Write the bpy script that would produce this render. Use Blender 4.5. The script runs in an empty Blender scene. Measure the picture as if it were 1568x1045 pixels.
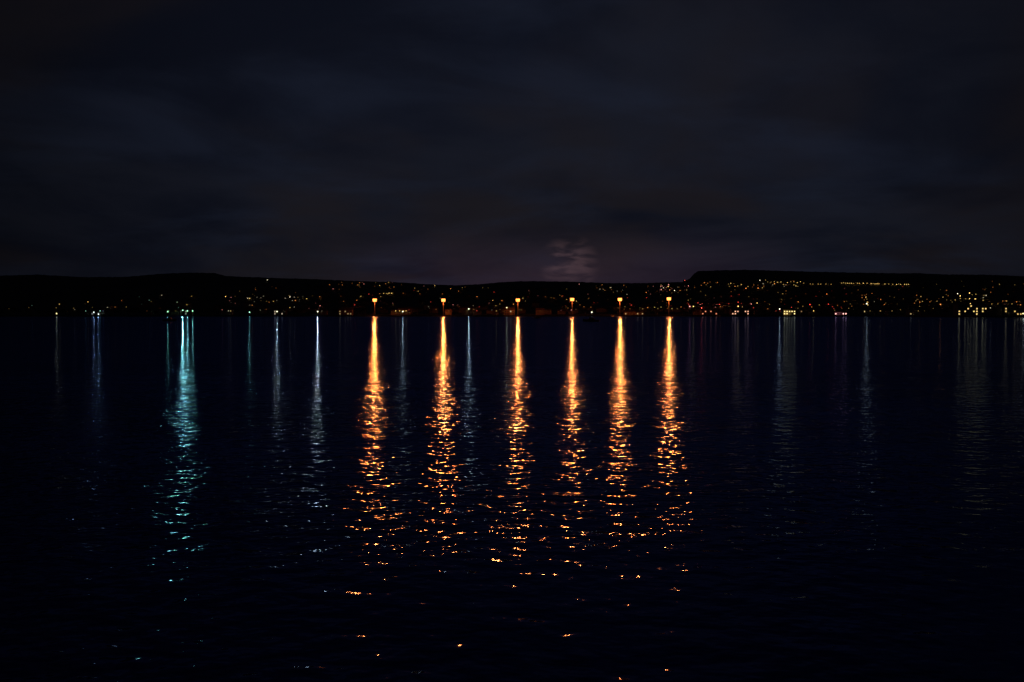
import bpy, bmesh, math, random
from mathutils import Vector, noise
random.seed(7)
S=bpy.context.scene
S.view_settings.view_transform='Standard'; S.view_settings.look='None'; S.view_settings.exposure=0
F=1358.0; CZ=6.0; HY=478.0
col=S.collection
def u_(x): return (x-784.0)/F           # bearing (tangent)
def e_(y): return (HY-y)/F              # elevation (tangent)

# ---------------- materials
def mat(name,c,rough=0.8,nscale=None,metal=0.0):
    m=bpy.data.materials.new(name); m.use_nodes=True
    nt=m.node_tree; b=nt.nodes['Principled BSDF']
    b.inputs['Roughness'].default_value=rough; b.inputs['Metallic'].default_value=metal
    n=nt.nodes.new('ShaderNodeTexNoise'); n.inputs['Scale'].default_value=nscale or 3.0; n.inputs['Detail'].default_value=5
    g=nt.nodes.new('ShaderNodeNewGeometry'); nt.links.new(g.outputs['Position'],n.inputs['Vector'])
    r=nt.nodes.new('ShaderNodeValToRGB')
    r.color_ramp.elements[0].position=.3; r.color_ramp.elements[1].position=.7
    r.color_ramp.elements[0].color=(c[0]*.6,c[1]*.6,c[2]*.6,1); r.color_ramp.elements[1].color=(c[0]*1.3,c[1]*1.3,c[2]*1.3,1)
    nt.links.new(n.outputs['Fac'],r.inputs['Fac']); nt.links.new(r.outputs['Color'],b.inputs['Base Color'])
    return m
def emis(name,c,s,sample=False):
    m=bpy.data.materials.new(name); m.use_nodes=True
    nt=m.node_tree; nt.nodes.clear()
    e=nt.nodes.new('ShaderNodeEmission'); o=nt.nodes.new('ShaderNodeOutputMaterial')
    e.inputs['Color'].default_value=(*c,1); e.inputs['Strength'].default_value=s
    nt.links.new(e.outputs[0],o.inputs['Surface'])
    if not sample: m.cycles.emission_sampling='NONE'
    return m
M_land=mat('hill_scrub',(.035,.04,.025),.95,.02)
M_wall=mat('render_wall',(.3,.27,.23),.9,.5)
M_roof=mat('tile_roof',(.09,.05,.04),.9,.7)
M_steel=mat('galvanised_steel',(.3,.3,.3),.5,1,.3)
M_stone=mat('quay_stone',(.12,.11,.1),.9,.8)
M_hull=mat('boat_hull',(.05,.06,.09),.5,1)
M_cab=mat('boat_cabin',(.25,.25,.25),.5,1)
M_glass=mat('dark_glass',(.02,.02,.025),.2,1)
M_tree=mat('foliage',(.03,.045,.02),.95,.4)

def obj(name,verts,faces,mats,fm=None,parent=None,smooth=False):
    me=bpy.data.meshes.new(name); me.from_pydata(verts,[],faces); 
    for m in mats: me.materials.append(m)
    if fm: me.polygons.foreach_set('material_index',fm)
    if smooth: me.polygons.foreach_set('use_smooth',[True]*len(me.polygons))
    me.update(); o=bpy.data.objects.new(name,me); col.objects.link(o)
    if parent: o.parent=parent
    return o
class MB:
    def __init__(s): s.v=[];s.f=[];s.m=[]
    def box(s,x0,x1,y0,y1,z0,z1,m=0):
        b=len(s.v); s.v+=[(x0,y0,z0),(x1,y0,z0),(x1,y1,z0),(x0,y1,z0),(x0,y0,z1),(x1,y0,z1),(x1,y1,z1),(x0,y1,z1)]
        for q in [(0,3,2,1),(4,5,6,7),(0,1,5,4),(1,2,6,5),(2,3,7,6),(3,0,4,7)]:
            s.f.append(tuple(b+i for i in q)); s.m.append(m)
    def gable(s,x0,x1,y0,y1,z0,z1,m=0,ov=.4):
        x0-=ov;x1+=ov;y0-=ov;y1+=ov; b=len(s.v); ym=(y0+y1)/2
        s.v+=[(x0,y0,z0),(x1,y0,z0),(x1,y1,z0),(x0,y1,z0),(x0+ov,ym,z1),(x1-ov,ym,z1)]
        for q in [(0,3,2,1),(0,1,5,4),(1,2,5),(2,3,4,5),(3,0,4)]:
            s.f.append(tuple(b+i for i in q)); s.m.append(m)
    def cyl(s,x,y,z0,z1,r0,r1,n=10,m=0):
        b=len(s.v)
        for z,r in((z0,r0),(z1,r1)):
            for i in range(n):
                a=2*math.pi*i/n; s.v.append((x+r*math.cos(a),y+r*math.sin(a),z))
        for i in range(n):
            j=(i+1)%n; s.f.append((b+i,b+j,b+n+j,b+n+i)); s.m.append(m)
        s.f.append(tuple(b+n+i for i in range(n))); s.m.append(m)
        s.f.append(tuple(b+n-1-i for i in range(n))); s.m.append(m)
    def tube(s,p,q,r,n=6,m=0):
        p=Vector(p);q=Vector(q);d=(q-p).normalized(); a=d.orthogonal().normalized(); c=d.cross(a); b=len(s.v)
        for w in(p,q):
            for i in range(n):
                t=2*math.pi*i/n; s.v.append(tuple(w+r*(a*math.cos(t)+c*math.sin(t))))
        for i in range(n):
            j=(i+1)%n; s.f.append((b+i,b+j,b+n+j,b+n+i)); s.m.append(m)
    def octa(s,x,y,z,r,m=0):
        b=len(s.v); s.v+=[(x+r,y,z),(x-r,y,z),(x,y+r,z),(x,y-r,z),(x,y,z+r),(x,y,z-r)]
        for q in [(0,2,4),(2,1,4),(1,3,4),(3,0,4),(2,0,5),(1,2,5),(3,1,5),(0,3,5)]:
            s.f.append(tuple(b+i for i in q)); s.m.append(m)
    def make(s,name,mats,parent=None): return obj(name,s.v,s.f,mats,s.m,parent)
def empty(name,loc=(0,0,0)):
    o=bpy.data.objects.new(name,None); o.empty_display_size=.5; o.location=loc; col.objects.link(o); return o

# ---------------- terrain
prof=[(-600,428),(-200,424),(0,423),(60,421),(130,425),(190,425),(250,420),(290,418.5),(330,419),(345,423),(380,425),(470,428),(540,431),(610,433),(660,436),(700,437.5),(735,436),(770,432.5),(810,431),(870,432),(930,434),(990,434),(1045,432.5),(1056,427),(1062,420),(1068,416),(1100,415),(1140,414),(1220,416),(1290,418),(1380,419.5),(1400,419),(1450,421.5),(1500,422),(1568,424),(1900,428),(2400,432)]
def sil(x):
    if x<=prof[0][0]: return prof[0][1]
    for (a,b),(c,d) in zip(prof,prof[1:]):
        if a<=x<=c: return b+(d-b)*(x-a)/(c-a)
    return prof[-1][1]
def shore(x):
    base=1165+25*noise.noise(Vector((x/140,3.1,0)))
    if x>1350: base-=min(1,(x-1350)/150)*170
    if 940<x<1100: base+=10
    return base
RID=3600.0
def sm(t): t=max(0,min(1,t)); return t*t*(3-2*t)
def height(x,d):
    s=shore(x); 
    if d<s: return -2.5
    top=CZ+RID*e_(sil(x))
    if d<s+14: return -2.5+4.3*(d-s)/14
    t=(d-s-60)/(RID-s-60)
    n=noise.noise(Vector((u_(x)*d/260,d/330,1.7)))*9+noise.noise(Vector((u_(x)*d/70,d/80,5.7)))*2
    base=1.8+(d-s)*.004
    if t<=0: return base
    if t<=1:
        k=.55*t+.45*sm(t); h=base+(top-base)*k
        return h+n*math.sin(math.pi*min(1,t))*.9+ (noise.noise(Vector((x/5.0,d/200,9)))*2.2*t)
    return top*(1-.5*sm((d-RID)/2600))+noise.noise(Vector((x/5.0,d/200,9)))*2.2*(1-sm((d-RID)/600))
xs=[]; x=-1000
while x<=2600:
    xs.append(x); x+= 3.0 if -20<x<1590 else 20
ds=[900+i*7 for i in range(55)]+[1290+i*30 for i in range(95)]+[4140+i*120 for i in range(30)]
V=[];Fc=[]
for d in ds:
    for x in xs: V.append((u_(x)*d,d,height(x,d)))
nx=len(xs)
for j in range(len(ds)-1):
    for i in range(nx-1):
        a=j*nx+i; Fc.append((a,a+1,a+nx+1,a+nx))
obj('hills',V,Fc,[M_land],smooth=True)
def ground(x,y,lift=5.0):
    """distance at which line of sight meets lamps on the hillside"""
    s=shore(x)+18; d=s
    while d<RID-40:
        if height(x,d)+lift>=CZ+d*e_(y): return d
        d+=12
    return RID-40

# sea wall / promenade
w=MB(); px=None
for x in range(-400,2000,8):
    d=shore(x)+8; p=(u_(x)*d,d)
    if px:
        b=len(w.v); (x0,y0),(x1,y1)=px,p
        w.v+=[(x0,y0,-1),(x1,y1,-1),(x1,y1,1.9),(x0,y0,1.9),(x0,y0+3,1.9),(x1,y1+3,1.9),(x1,y1+3,-1),(x0,y0+3,-1)]
        w.f+=[(b,b+1,b+2,b+3),(b+3,b+2,b+5,b+4),(b+4,b+5,b+6,b+7)]; w.m+=[0,0,0]
    px=p
w.make('sea_wall',[M_stone])

# ---------------- water
def water():
    m=bpy.data.materials.new('sea_water'); m.use_nodes=True; nt=m.node_tree; nt.nodes.clear()
    N=nt.nodes.new; L=nt.links.new
    g=bpy.data.node_groups.new('wave_height','ShaderNodeTree')
    g.interface.new_socket('Vector',in_out='INPUT',socket_type='NodeSocketVector')
    g.interface.new_socket('Height',in_out='OUTPUT',socket_type='NodeSocketFloat')
    gi=g.nodes.new('NodeGroupInput'); go=g.nodes.new('NodeGroupOutput'); prev=None
    for (lx,ly,rot,amp,det) in [(9,3.6,6,.095,0),(1.0,.80,-14,.112,1),(.36,.27,12,.034,1)]:
        mp=g.nodes.new('ShaderNodeMapping'); mp.inputs['Rotation'].default_value=(0,0,math.radians(rot)); mp.inputs['Scale'].default_value=(1/lx,1/ly,1)
        t=g.nodes.new('ShaderNodeTexNoise'); t.noise_dimensions='2D'; t.inputs['Scale'].default_value=1; t.inputs['Detail'].default_value=det
        g.links.new(gi.outputs[0],mp.inputs['Vector']); g.links.new(mp.outputs[0],t.inputs['Vector'])
        q=g.nodes.new('ShaderNodeMath'); q.operation='MULTIPLY'; q.inputs[1].default_value=amp; g.links.new(t.outputs['Fac'],q.inputs[0])
        if prev:
            a=g.nodes.new('ShaderNodeMath'); a.operation='ADD'; g.links.new(prev.outputs[0],a.inputs[0]); g.links.new(q.outputs[0],a.inputs[1]); prev=a
        else: prev=q
    g.links.new(prev.outputs[0],go.inputs[0])
    geo=N('ShaderNodeNewGeometry')
    def H(off):
        v=N('ShaderNodeVectorMath'); v.operation='ADD'; v.inputs[1].default_value=off; L(geo.outputs['Position'],v.inputs[0])
        n=N('ShaderNodeGroup'); n.node_tree=g; L(v.outputs[0],n.inputs[0]); return n.outputs[0]
    eps=.02
    h0=H((0,0,0)); hx=H((eps,0,0)); hy=H((0,eps,0))
    mp=N('ShaderNodeMapping'); mp.inputs['Scale'].default_value=(1/60,1/11,1); L(geo.outputs['Position'],mp.inputs['Vector'])
    gn=N('ShaderNodeTexNoise'); gn.noise_dimensions='2D'; gn.inputs['Scale'].default_value=1; gn.inputs['Detail'].default_value=1; L(mp.outputs[0],gn.inputs['Vector'])
    mr=N('ShaderNodeMapRange'); mr.inputs['From Min'].default_value=.35; mr.inputs['From Max'].default_value=.65; mr.inputs['To Min'].default_value=.70/eps; mr.inputs['To Max'].default_value=1.15/eps; L(gn.outputs['Fac'],mr.inputs['Value'])
    def slope(h):
        s=N('ShaderNodeMath'); s.operation='SUBTRACT'; L(h0,s.inputs[0]); L(h,s.inputs[1])
        k=N('ShaderNodeMath'); k.operation='MULTIPLY'; L(s.outputs[0],k.inputs[0]); L(mr.outputs[0],k.inputs[1]); return k.outputs[0]
    c=N('ShaderNodeCombineXYZ'); L(slope(hx),c.inputs[0]); L(slope(hy),c.inputs[1]); c.inputs[2].default_value=1
    nn=N('ShaderNodeVectorMath'); nn.operation='NORMALIZE'; L(c.outputs[0],nn.inputs[0])
    fr=N('ShaderNodeFresnel'); fr.inputs['IOR'].default_value=1.33; L(nn.outputs[0],fr.inputs['Normal'])
    gl=N('ShaderNodeBsdfGlossy'); gl.inputs['Color'].default_value=(.30,.44,1,1); gl.inputs['Roughness'].default_value=.064; L(nn.outputs[0],gl.inputs['Normal'])
    df=N('ShaderNodeBsdfDiffuse'); df.inputs['Color'].default_value=(.005,.022,.24,1)
    mx=N('ShaderNodeMixShader'); L(fr.outputs[0],mx.inputs[0]); L(df.outputs[0],mx.inputs[1]); L(gl.outputs[0],mx.inputs[2])
    o=N('ShaderNodeOutputMaterial'); L(mx.outputs[0],o.inputs['Surface']); return m
obj('sea_water',[(-9000,-300,0),(9000,-300,0),(9000,9000,0),(-9000,9000,0)],[(0,1,2,3)],[water()])

# ---------------- lamps
def lamp(name,c,P,r,parent,loc,spot=True):
    l=bpy.data.lights.new(name,'SPOT' if spot else 'POINT'); l.color=c; l.energy=P; l.shadow_soft_size=r
    if spot: l.spot_size=math.radians(125); l.spot_blend=.5
    o=bpy.data.objects.new(name,l); col.objects.link(o); o.parent=parent; o.location=loc
    if spot: o.rotation_euler=(math.radians(78),0,math.radians(180))
    return o
ORP=135000
M_or=emis('sodium_lens',(1,.27,.05),4.5)
def mast(x,y):
    d=shore(x)+16; X=u_(x)*d; z=CZ+e_(y)*d
    e=empty('street_lamp',(X,d,0)); 
    p=MB(); p.cyl(0,0,height(x,d)-.5,z+1.3,.42,.2,12); p.cyl(0,0,height(x,d)-.4,height(x,d)+.5,.8,.8,12)
    p.make('pole',[M_steel],e)
    h=MB(); lens=MB(); R=1.9
    for i in range(8):
        a=2*math.pi*(i+.5)/8; cx,cy=R*math.cos(a),R*math.sin(a)
        h.tube((0,0,z+.9),(cx,cy,z+.9),.09); h.cyl(cx,cy,z+1.8,z+2.2,.35,.25,8)
        lens.cyl(cx,cy,z-1.9,z+1.79,.5,.85,10)
    h.make('lamp_ring',[M_steel],e); lens.make('lenses',[M_or],e)
    lamp('floodlight_bulb',(1,.175,.02),ORP,.5,e,(0,-3.4,z-.2))
    lamp('pole_fill',(1,.15,.02),5000,.3,e,(0,-3.2,z-4.2),False)  # extra point light added to brighten the pole stem, not a fitting on the mast
for x,y in [(574,460),(679,460),(793,460),(876,459),(949,459),(1024,458)]: mast(x,y)
def small(x,y,c,k):
    d=shore(x)+13+random.random()*4; X=u_(x)*d; z=max(3.2,CZ+e_(y)*d)
    e=empty('street_lamp',(X,d,0)); g0=height(x,d)
    p=MB(); p.cyl(0,0,g0-.5,z+.6,.14,.08,8); p.tube((0,0,z+.6),(0,-1.4,z+.7),.06); p.cyl(0,0,g0-.2,g0+.5,.25,.25,8); p.make('pole',[M_steel],e)
    h=MB(); h.box(-.3,.3,-2.2,-1.3,z+.45,z+.68); h.make('head',[M_steel],e)
    le=MB(); le.octa(0,-1.75,z-.35,.9); le.make('lens',[emis('lens',c,3.0)],e)
    lamp('bulb',c,75000*k,.2,e,(0,-2.8,z))
TE=(.4,1,.55);WH=(1,1,.65);YE=(1,.8,.35);BL=(.7,.85,.8);PK=(1,.4,.4)
for a in [(88,480,YE,.001),(145,478,BL,.002),(152,481,BL,.005),(258,477,TE,.004),(281,475,TE,.075),(288,476,TE,.02),(296,476,TE,.006),(383,478,TE,.003),(425,477,WH,.012),(487,477,WH,.036),(617,477,WH,.004),(718,473,WH,.008),(776,471,YE,.001),(906,478,WH,.004),(1193,473,WH,.0015),(1326,465,WH,.0015),(1565,480,YE,.0005)]: small(*a)

# ---------------- hillside town (one mass)
m=bpy.data.materials.new('town_lights'); m.use_nodes=True; nt=m.node_tree; nt.nodes.clear()
at=nt.nodes.new('ShaderNodeAttribute'); at.attribute_name='glow'; e=nt.nodes.new('ShaderNodeEmission'); o=nt.nodes.new('ShaderNodeOutputMaterial')
nt.links.new(at.outputs['Color'],e.inputs['Color']); nt.links.new(e.outputs[0],o.inputs['Surface']); m.cycles.emission_sampling='NONE'
town=MB(); lights=MB(); glow=[]
CO={'y':(1,.64,.17),'o':(1,.34,.07),'w':(1,.9,.6),'r':(1,.09,.06),'p':(1,.35,.3),'t':(.4,.9,.7),'b':(.4,.5,1)}
def house(x,d):
    X=u_(x)*d; h=height(x,d); W=random.uniform(8,14); D=random.uniform(7,9); H=random.choice([5,5.5,6,8])
    town.box(X-W/2,X+W/2,d-D/2,d+D/2,h-2.5,h+H-1,0); town.gable(X-W/2,X+W/2,d-D/2,d+D/2,h+H-.997,h+H+1.5,1)
def dot(x,y,c,br,size=1.0,lift=5):
    d=ground(x,y,lift); h=height(x,d)
    z=h+lift; X=u_(x)*d
    r=size*.55*(1+ (d-1200)/1800)
    house(x+random.uniform(-2,2),d+9)
    town.cyl(X,d,h-1,z,.12,.1,5,2)
    lights.octa(X,d-.2,z+r,r); cc=CO[c]
    glow.extend([(cc[0]*br,cc[1]*br,cc[2]*br)]*8)
def band(x0,x1,y0,y1,n,cols,b0=.3,b1=1.6,s=1.0):
    k=1.4 if x0>1000 else 1.0
    n=max(2,int(n*.85*k))
    for i in range(n):
        t=random.random(); dot(random.uniform(x0,x1),random.uniform(y0,y1),random.choice(cols),k*(.8*b0+(b1*1.4-.8*b0)*t**3),(1.1 if k>1 else 1)*s*random.uniform(.7,1.2))
band(0,80,460,478,5,'yot',.1,.5); band(80,170,462,482,16,'wytyb',.2,1.6); band(170,250,455,480,12,'yot',.1,.6)
band(240,300,450,479,10,'tyyw',.2,1.6); band(340,500,455,481,48,'ywwoyp',.2,2.4); band(395,475,454,462,18,'wyw',.3,2.5)
band(355,480,440,455,12,'yoo',.1,.8); dot(410,430,'w',1.6,1.2); dot(505,437,'o',1)
band(505,620,433,445,26,'yoop',.2,1.5); band(520,620,450,470,22,'yrooy',.2,1.6)
for x in range(588,606,4): dot(x,450+random.random(),'y',2.5,1.2)
band(620,760,438,452,26,'oopyr',.2,1.2); band(600,780,455,481,34,'yorwp',.2,1.5)
for x in (606,612,618,622): dot(x,478,'y',2,1.1)
band(700,740,468,476,9,'rpy',.5,2); band(760,880,452,478,34,'yoypr',.2,1.4); band(768,782,468,476,4,'yw',1,3)
band(885,1055,436,452,52,'ooypwp',.2,2); band(880,1060,455,476,36,'oyrr',.15,1.1)
band(955,1050,470,475,20,'yoy',.4,1.6); band(1010,1055,437,446,14,'pwoy',.6,2.6); dot(1048,430.5,'r',2.5,1.1); dot(1012,443,'w',3,1.3)
band(1050,1175,464,473,46,'ryypor',.5,3,1.2)
for x in [1056,1063,1072,1085,1110,1117,1130,1134,1138,1150,1161]: dot(x,469+random.uniform(-2,2),random.choice('rypp'),3.2,1.5)
band(1060,1170,432,445,26,'oyyo',.2,1.3); band(1160,1235,430,440,20,'ywyo',.4,2)
for x in range(1240,1278,4): dot(x,436+random.uniform(-.5,.5),'y',1.3,.95)
for x in range(1288,1392,3): dot(x,434.5+(x-1288)*.02+random.uniform(-.4,.4),'y',random.uniform(1,3),1.05)
for x in range(1165,1232,5): dot(x,433+random.uniform(-1,1.5),'y',random.uniform(.6,2),1.0)
band(1050,1400,445,466,40,'yoor',.1,.8); band(1175,1290,466,479,26,'yorr',.2,1.5); band(1290,1440,462,479,34,'yywo',.3,2)
for y in range(452,470,4): dot(1330+random.uniform(-6,6),y,'y',2,1.1)
band(1395,1460,450,470,18,'yo',.2,1.0); band(1460,1515,450,464,26,'yyw',.5,2.6,1.2); band(1480,1568,460,473,34,'yyow',.4,2.4,1.1)
band(1430,1568,430,452,12,'yo',.1,.6); band(560,1568,440,478,110,'oyorp',.05,.4,.8)
for _ in range(160): 
    x=random.uniform(330,1568); house(x,random.uniform(shore(x)+60,2600))
town.make('hillside_town',[M_wall,M_roof,M_steel])
lo=lights.make('town_lights',[m])
ca=lo.data.color_attributes.new('glow','FLOAT_COLOR','CORNER')
for poly in lo.data.polygons:
    for li in poly.loop_indices: ca.data[li].color=(*glow[poly.index],1)

# ---------------- waterfront buildings
def building(x,w,floors,lc,strength,name='waterfront_building',lit=.5,off=34,gabled=True):
    d=shore(x)+off; X=u_(x)*d; g0=height(x,d); e=empty(name,(X,d,g0)); H=3.1*floors+.6
    D=11; a=MB(); a.box(-w/2,w/2,-D/2,D/2,-2,H); a.make('walls',[M_wall],e)
    r=MB()
    if gabled: r.gable(-w/2,w/2,-D/2,D/2,H+.003,H+3.2)
    else:
        r.box(-w/2-.3,w/2+.3,-D/2-.3,D/2+.3,H+.003,H+.5)
    r.make('roof',[M_roof],e)
    L_=MB(); K=MB(); Fr=MB(); n=max(3,int(w/3.2)); 
    for f in range(floors):
        for i in range(n):
            cx=-w/2+(i+.5)*w/n; z0=.9+3.1*f
            if f==0 and i==n//2: continue
            (L_ if random.random()<lit else K).box(cx-.75,cx+.75,-D/2-.03,-D/2+.05,z0,z0+1.5)
            Fr.box(cx-.9,cx+.9,-D/2-.12,-D/2-.001,z0-.12,z0-.004)
    L_.make('lit_windows',[emis('window_light',lc,strength)],e) if L_.v else None
    if K.v: K.make('dark_windows',[M_glass],e)
    Fr.make('sills',[M_stone],e); dd=MB(); dd.box(-.6,.6,-D/2-.05,-D/2+.03,0,2.2); dd.make('door',[M_roof],e)
    return e
for x,w_,f,c,s,lit,gb in [(1205,20,2,(1,.75,.28),1.8,.95,True),(1285,17,1,(1,.45,.4),2.6,.9,False),(1326,12,2,(1,.75,.3),1.2,.6,True),(1085,22,2,(1,.3,.15),1.1,.4,False),(1132,24,2,(1,.5,.3),1.4,.5,True),
     (1165,14,1,(1,.75,.3),1.0,.4,True),(1405,26,2,(1,.7,.3),.5,.3,True),(1485,34,4,(1,.7,.22),1.1,.3,False),(1545,24,3,(1,.65,.2),.9,.3,False),(1240,30,2,(1,.6,.3),.25,.2,True),
     (970,26,1,(1,.6,.25),.5,.4,False),(780,14,2,(1,.8,.4),.6,.3,True),(617,12,1,(1,.85,.5),1.4,.6,True),(430,16,2,(1,.8,.6),.5,.2,True),(283,18,2,(.7,1,.8),.3,.2,True),(148,16,2,(.8,.9,1),.3,.2,True),(530,18,2,(1,.7,.3),.3,.3,True)]:
    building(x,w_,f,c,s,lit=lit,gabled=gb)
def flood(x,c,P,off=22):
    d=shore(x)+off; e=empty('floodlight',(u_(x)*d,d,height(x,d)))
    b=MB(); b.cyl(0,0,-.5,.8,.08,.08,6); b.box(-.3,.3,-.2,.15,.8,1.2); b.make('housing',[M_steel],e)
    o=lamp('bulb',c,P,.15,e,(0,.5,1.1)); o.rotation_euler=(math.radians(100),0,0)   # aimed at the facade
flood(1205,(1,.7,.2),900); flood(1285,(1,.35,.5),450)

# shoreline trees
tr=MB()
for _ in range(150):
    x=random.choice([random.uniform(-60,560),random.uniform(-60,1620)]); d=shore(x)+random.uniform(40,110); X=u_(x)*d; h=height(x,d); R=random.uniform(2.5,4.5)
    tr.cyl(X,d,h-.5,h+R*1.2,.3,.18,6,0)
    for k in range(90):
        v=Vector((random.gauss(0,1),random.gauss(0,1),random.gauss(0,.8))).normalized()*R*random.uniform(.45,1.05)
        a=Vector((random.uniform(-1,1),random.uniform(-1,1),random.uniform(-1,1)))*.9; b=Vector((random.uniform(-1,1),random.uniform(-1,1),random.uniform(-1,1)))*.9
        c=Vector((X,d,h+R*1.5))+v; n=len(tr.v); tr.v+=[tuple(c),tuple(c+a),tuple(c+b)]; tr.f.append((n,n+1,n+2)); tr.m.append(1)
tr.make('shoreline_trees',[M_steel,M_tree])

# ---------------- moored boats
def boat(x,d,Ln,rot,name='moored_boat'):
    e=empty(name,(u_(x)*d,d,0)); e.rotation_euler=(0,0,rot)
    v=[];f=[]; ns=14
    for i in range(ns+1):
        t=i/ns
        bw=Ln*.16*(1-max(0,(t-.45)/.55)**2.2)*(.85+.15*min(1,t/.3)); bw=max(bw,.04)
        sh=.095*Ln*(1+.55*t*t); X=-Ln/2+Ln*t
        v+=[(X,-bw,sh),(X-.02*Ln*t,-bw*.86,.25),(X-.05*Ln*t,-bw*.45,-.35),(X-.05*Ln*t,bw*.45,-.35),(X-.02*Ln*t,bw*.86,.25),(X,bw,sh)]
    for i in range(ns):
        for k in range(5): a=i*6+k; f.append((a,a+1,a+7,a+6))
        f.append((i*6+5,i*6,i*6+6,i*6+11))
    f.append((0,5,4,3,2,1)); obj('hull',v,f,[M_hull],parent=e)
    s=.1*Ln; c=MB(); c.box(-.22*Ln,.14*Ln,-.09*Ln,.09*Ln,s*.98,s+.09*Ln); c.box(-.12*Ln,.08*Ln,-.08*Ln,.08*Ln,s+.093*Ln,s+.16*Ln); c.box(-.14*Ln,.1*Ln,-.09*Ln,.09*Ln,s+.163*Ln,s+.172*Ln); c.make('cabin',[M_cab],e)
    g=MB(); g.box(.078*Ln,.084*Ln,-.07*Ln,.07*Ln,s+.11*Ln,s+.15*Ln)
    for q in(-1,1): g.box(-.1*Ln,.06*Ln,q*.082*Ln-.01,q*.082*Ln+.01,s+.11*Ln,s+.15*Ln)
    g.make('windows',[M_glass],e)
    r=MB(); r.tube((-.02*Ln,0,s+.17*Ln),(-.02*Ln,0,s+.42*Ln),.06); r.tube((-.02*Ln,0,s+.3*Ln),(-.3*Ln,0,s+.22*Ln),.05); r.tube((-.02*Ln,0,s+.41*Ln),(.49*Ln,0,.15*Ln),.02)
    for i in range(5): X=(.2+.06*i)*Ln; r.tube((X,-.1*Ln*(1-i*.2),.11*Ln),(X,-.1*Ln*(1-i*.2),.19*Ln),.03)
    r.make('mast_and_rails',[M_steel],e)
boat(905,560,10.5,math.radians(172)); boat(260,600,9,math.radians(10)); boat(822,820,8,math.radians(25))

# ---------------- world
W=bpy.data.worlds.new('World'); S.world=W; W.use_nodes=True; nt=W.node_tree; nt.nodes.clear(); N=nt.nodes.new; L=nt.links.new
W.cycles.sampling_method='NONE'
tc=N('ShaderNodeTexCoord')
def math_(op,a,b=None,c=None,clamp=False):
    n=N('ShaderNodeMath'); n.operation=op; n.use_clamp=clamp
    for i,q in enumerate((a,b,c)):
        if q is None: continue
        if isinstance(q,(int,float)): n.inputs[i].default_value=q
        else: L(q,n.inputs[i])
    return n.outputs[0]
nv=N('ShaderNodeVectorMath'); nv.operation='NORMALIZE'; L(tc.outputs['Generated'],nv.inputs[0])
sp=N('ShaderNodeSeparateXYZ'); L(nv.outputs[0],sp.inputs[0])
zz=math_('ADD',math_('MAXIMUM',sp.outputs[2],0.0),.22)
cx=math_('DIVIDE',sp.outputs[0],zz); cy=math_('DIVIDE',sp.outputs[1],zz)
cb=N('ShaderNodeCombineXYZ'); L(cx,cb.inputs[0]); L(cy,cb.inputs[1])
def cloud(scale,det,off,sx=1,sy=1,rough=.52):
    mp=N('ShaderNodeMapping'); mp.inputs['Location'].default_value=off; mp.inputs['Scale'].default_value=(sx,sy,1); mp.inputs['Rotation'].default_value=(0,0,.35); L(cb.outputs[0],mp.inputs['Vector'])
    n=N('ShaderNodeTexNoise'); n.inputs['Scale'].default_value=scale; n.inputs['Detail'].default_value=det; n.inputs['Roughness'].default_value=rough; n.inputs['Distortion'].default_value=.5; L(mp.outputs[0],n.inputs['Vector']); return n.outputs['Fac']
def mr(v,a,b,c,d,smooth=True):
    n=N('ShaderNodeMapRange'); n.interpolation_type='SMOOTHSTEP' if smooth else 'LINEAR'
    L(v,n.inputs['Value'])
    for k,q in zip(('From Min','From Max','To Min','To Max'),(a,b,c,d)): n.inputs[k].default_value=q
    return n.outputs['Result']
def mixc(fac,a,b,bt='MIX'):
    n=N('ShaderNodeMix'); n.data_type='RGBA'; n.blend_type=bt
    if isinstance(fac,(int,float)): n.inputs[0].default_value=fac
    else: L(fac,n.inputs[0])
    for i,q in ((6,a),(7,b)):
        if isinstance(q,tuple): n.inputs[i].default_value=(*q,1)
        else: L(q,n.inputs[i])
    return n.outputs[2]
def dotd(az,el):
    a=math.radians(az); b=math.radians(el); n=N('ShaderNodeVectorMath'); n.operation='DOT_PRODUCT'; L(nv.outputs[0],n.inputs[0])
    n.inputs[1].default_value=(math.sin(a)*math.cos(b),math.cos(a)*math.cos(b),math.sin(b)); return n.outputs['Value']
c1=cloud(1.3,6,(3.1,1.2,0),1,1); c2=cloud(.9,4,(8.4,2.2,0)); c3=cloud(1.5,6,(1.4,7.7,2),.8,1.1)
base=mixc(mr(c1,.34,.66,0,1),(.0030,.0038,.0078),(.0062,.0072,.0124))
base=mixc(mr(c2,.42,.62,0,.6),base,(.0088,.0070,.0082))
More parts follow.
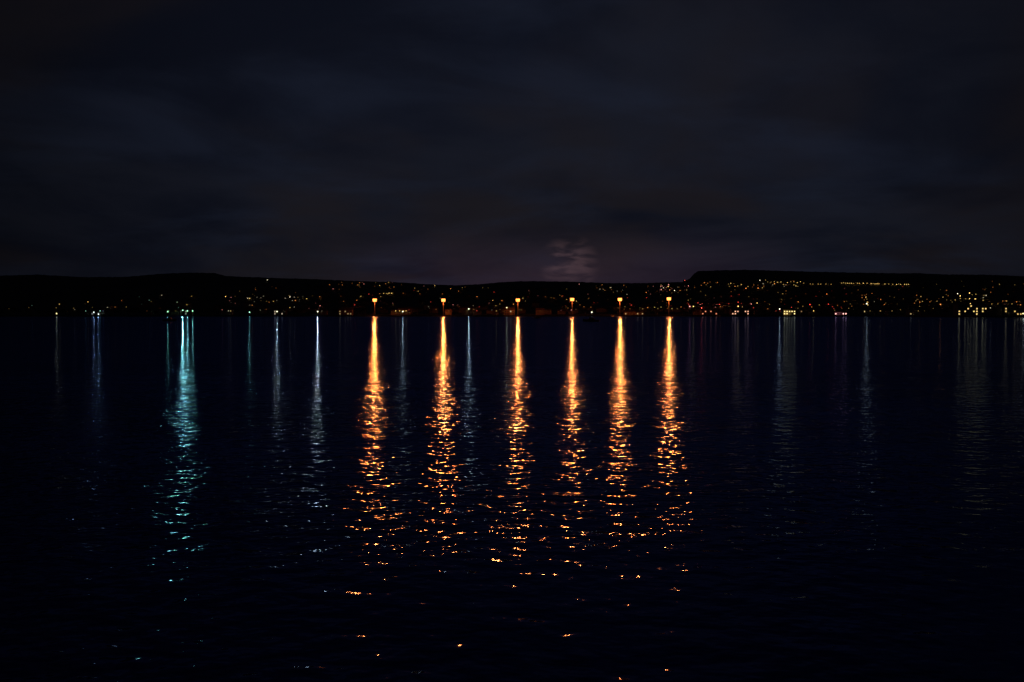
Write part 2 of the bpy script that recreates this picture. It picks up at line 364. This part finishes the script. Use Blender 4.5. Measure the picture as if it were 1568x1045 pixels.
base=mixc(mr(c3,.46,.70,0,.65),base,(.0080,.0106,.0205))
gl=dotd(3,10)
edge=mr(gl,math.cos(math.radians(40)),math.cos(math.radians(5)),.30,1.25)
base=mixc(1.0,base,edge,'MULTIPLY')
gl2=dotd(3.2,1.6); g1=mr(gl2,math.cos(math.radians(17)),1.0,0,1)
low=mr(sp.outputs[2],.0,.11,1,0)
glow1=math_('MULTIPLY',g1,low); glow1=math_('MULTIPLY',glow1,mr(c1,.3,.65,.6,1.2))
base=mixc(1.0,base,mixc(glow1,(0,0,0),(.017,.0075,.0125)),'ADD')
d3=dotd(3.7,3.1); s3=mr(d3,math.cos(math.radians(2.1)),1,0,1)
fine=N('ShaderNodeTexNoise'); fine.inputs['Scale'].default_value=1; fine.inputs['Detail'].default_value=6; fine.inputs['Distortion'].default_value=.5
mpf=N('ShaderNodeMapping'); mpf.inputs['Scale'].default_value=(30,30,120); mpf.inputs['Location'].default_value=(1.3,0,.7); L(nv.outputs[0],mpf.inputs['Vector']); L(mpf.outputs[0],fine.inputs['Vector'])
s3=math_('MULTIPLY',s3,mr(fine.outputs['Fac'],.38,.7,0,1))
base=mixc(1.0,base,mixc(s3,(0,0,0),(.036,.020,.021)),'ADD')
sky=N('ShaderNodeTexSky'); sky.sky_type='NISHITA'; sky.sun_disc=False; sky.sun_elevation=math.radians(-4); sky.sun_rotation=math.radians(4)
ns=mixc(1.0,sky.outputs[0],(.0015,.0015,.0015),'MULTIPLY')
base=mixc(1.0,base,ns,'ADD')
bg=N('ShaderNodeBackground'); L(base,bg.inputs['Color']); bg.inputs['Strength'].default_value=1
ow=N('ShaderNodeOutputWorld'); L(bg.outputs[0],ow.inputs['Surface'])

# ---------------- camera
cd=bpy.data.cameras.new('camera'); cam=bpy.data.objects.new('camera',cd); col.objects.link(cam)
cam.location=(0,0,CZ); cd.sensor_width=36; cd.lens=36*F/1568; cd.clip_end=20000; cd.clip_start=.1
cam.rotation_euler=(math.radians(90)-math.atan((522.5-HY)/F),0,0)
S.camera=cam
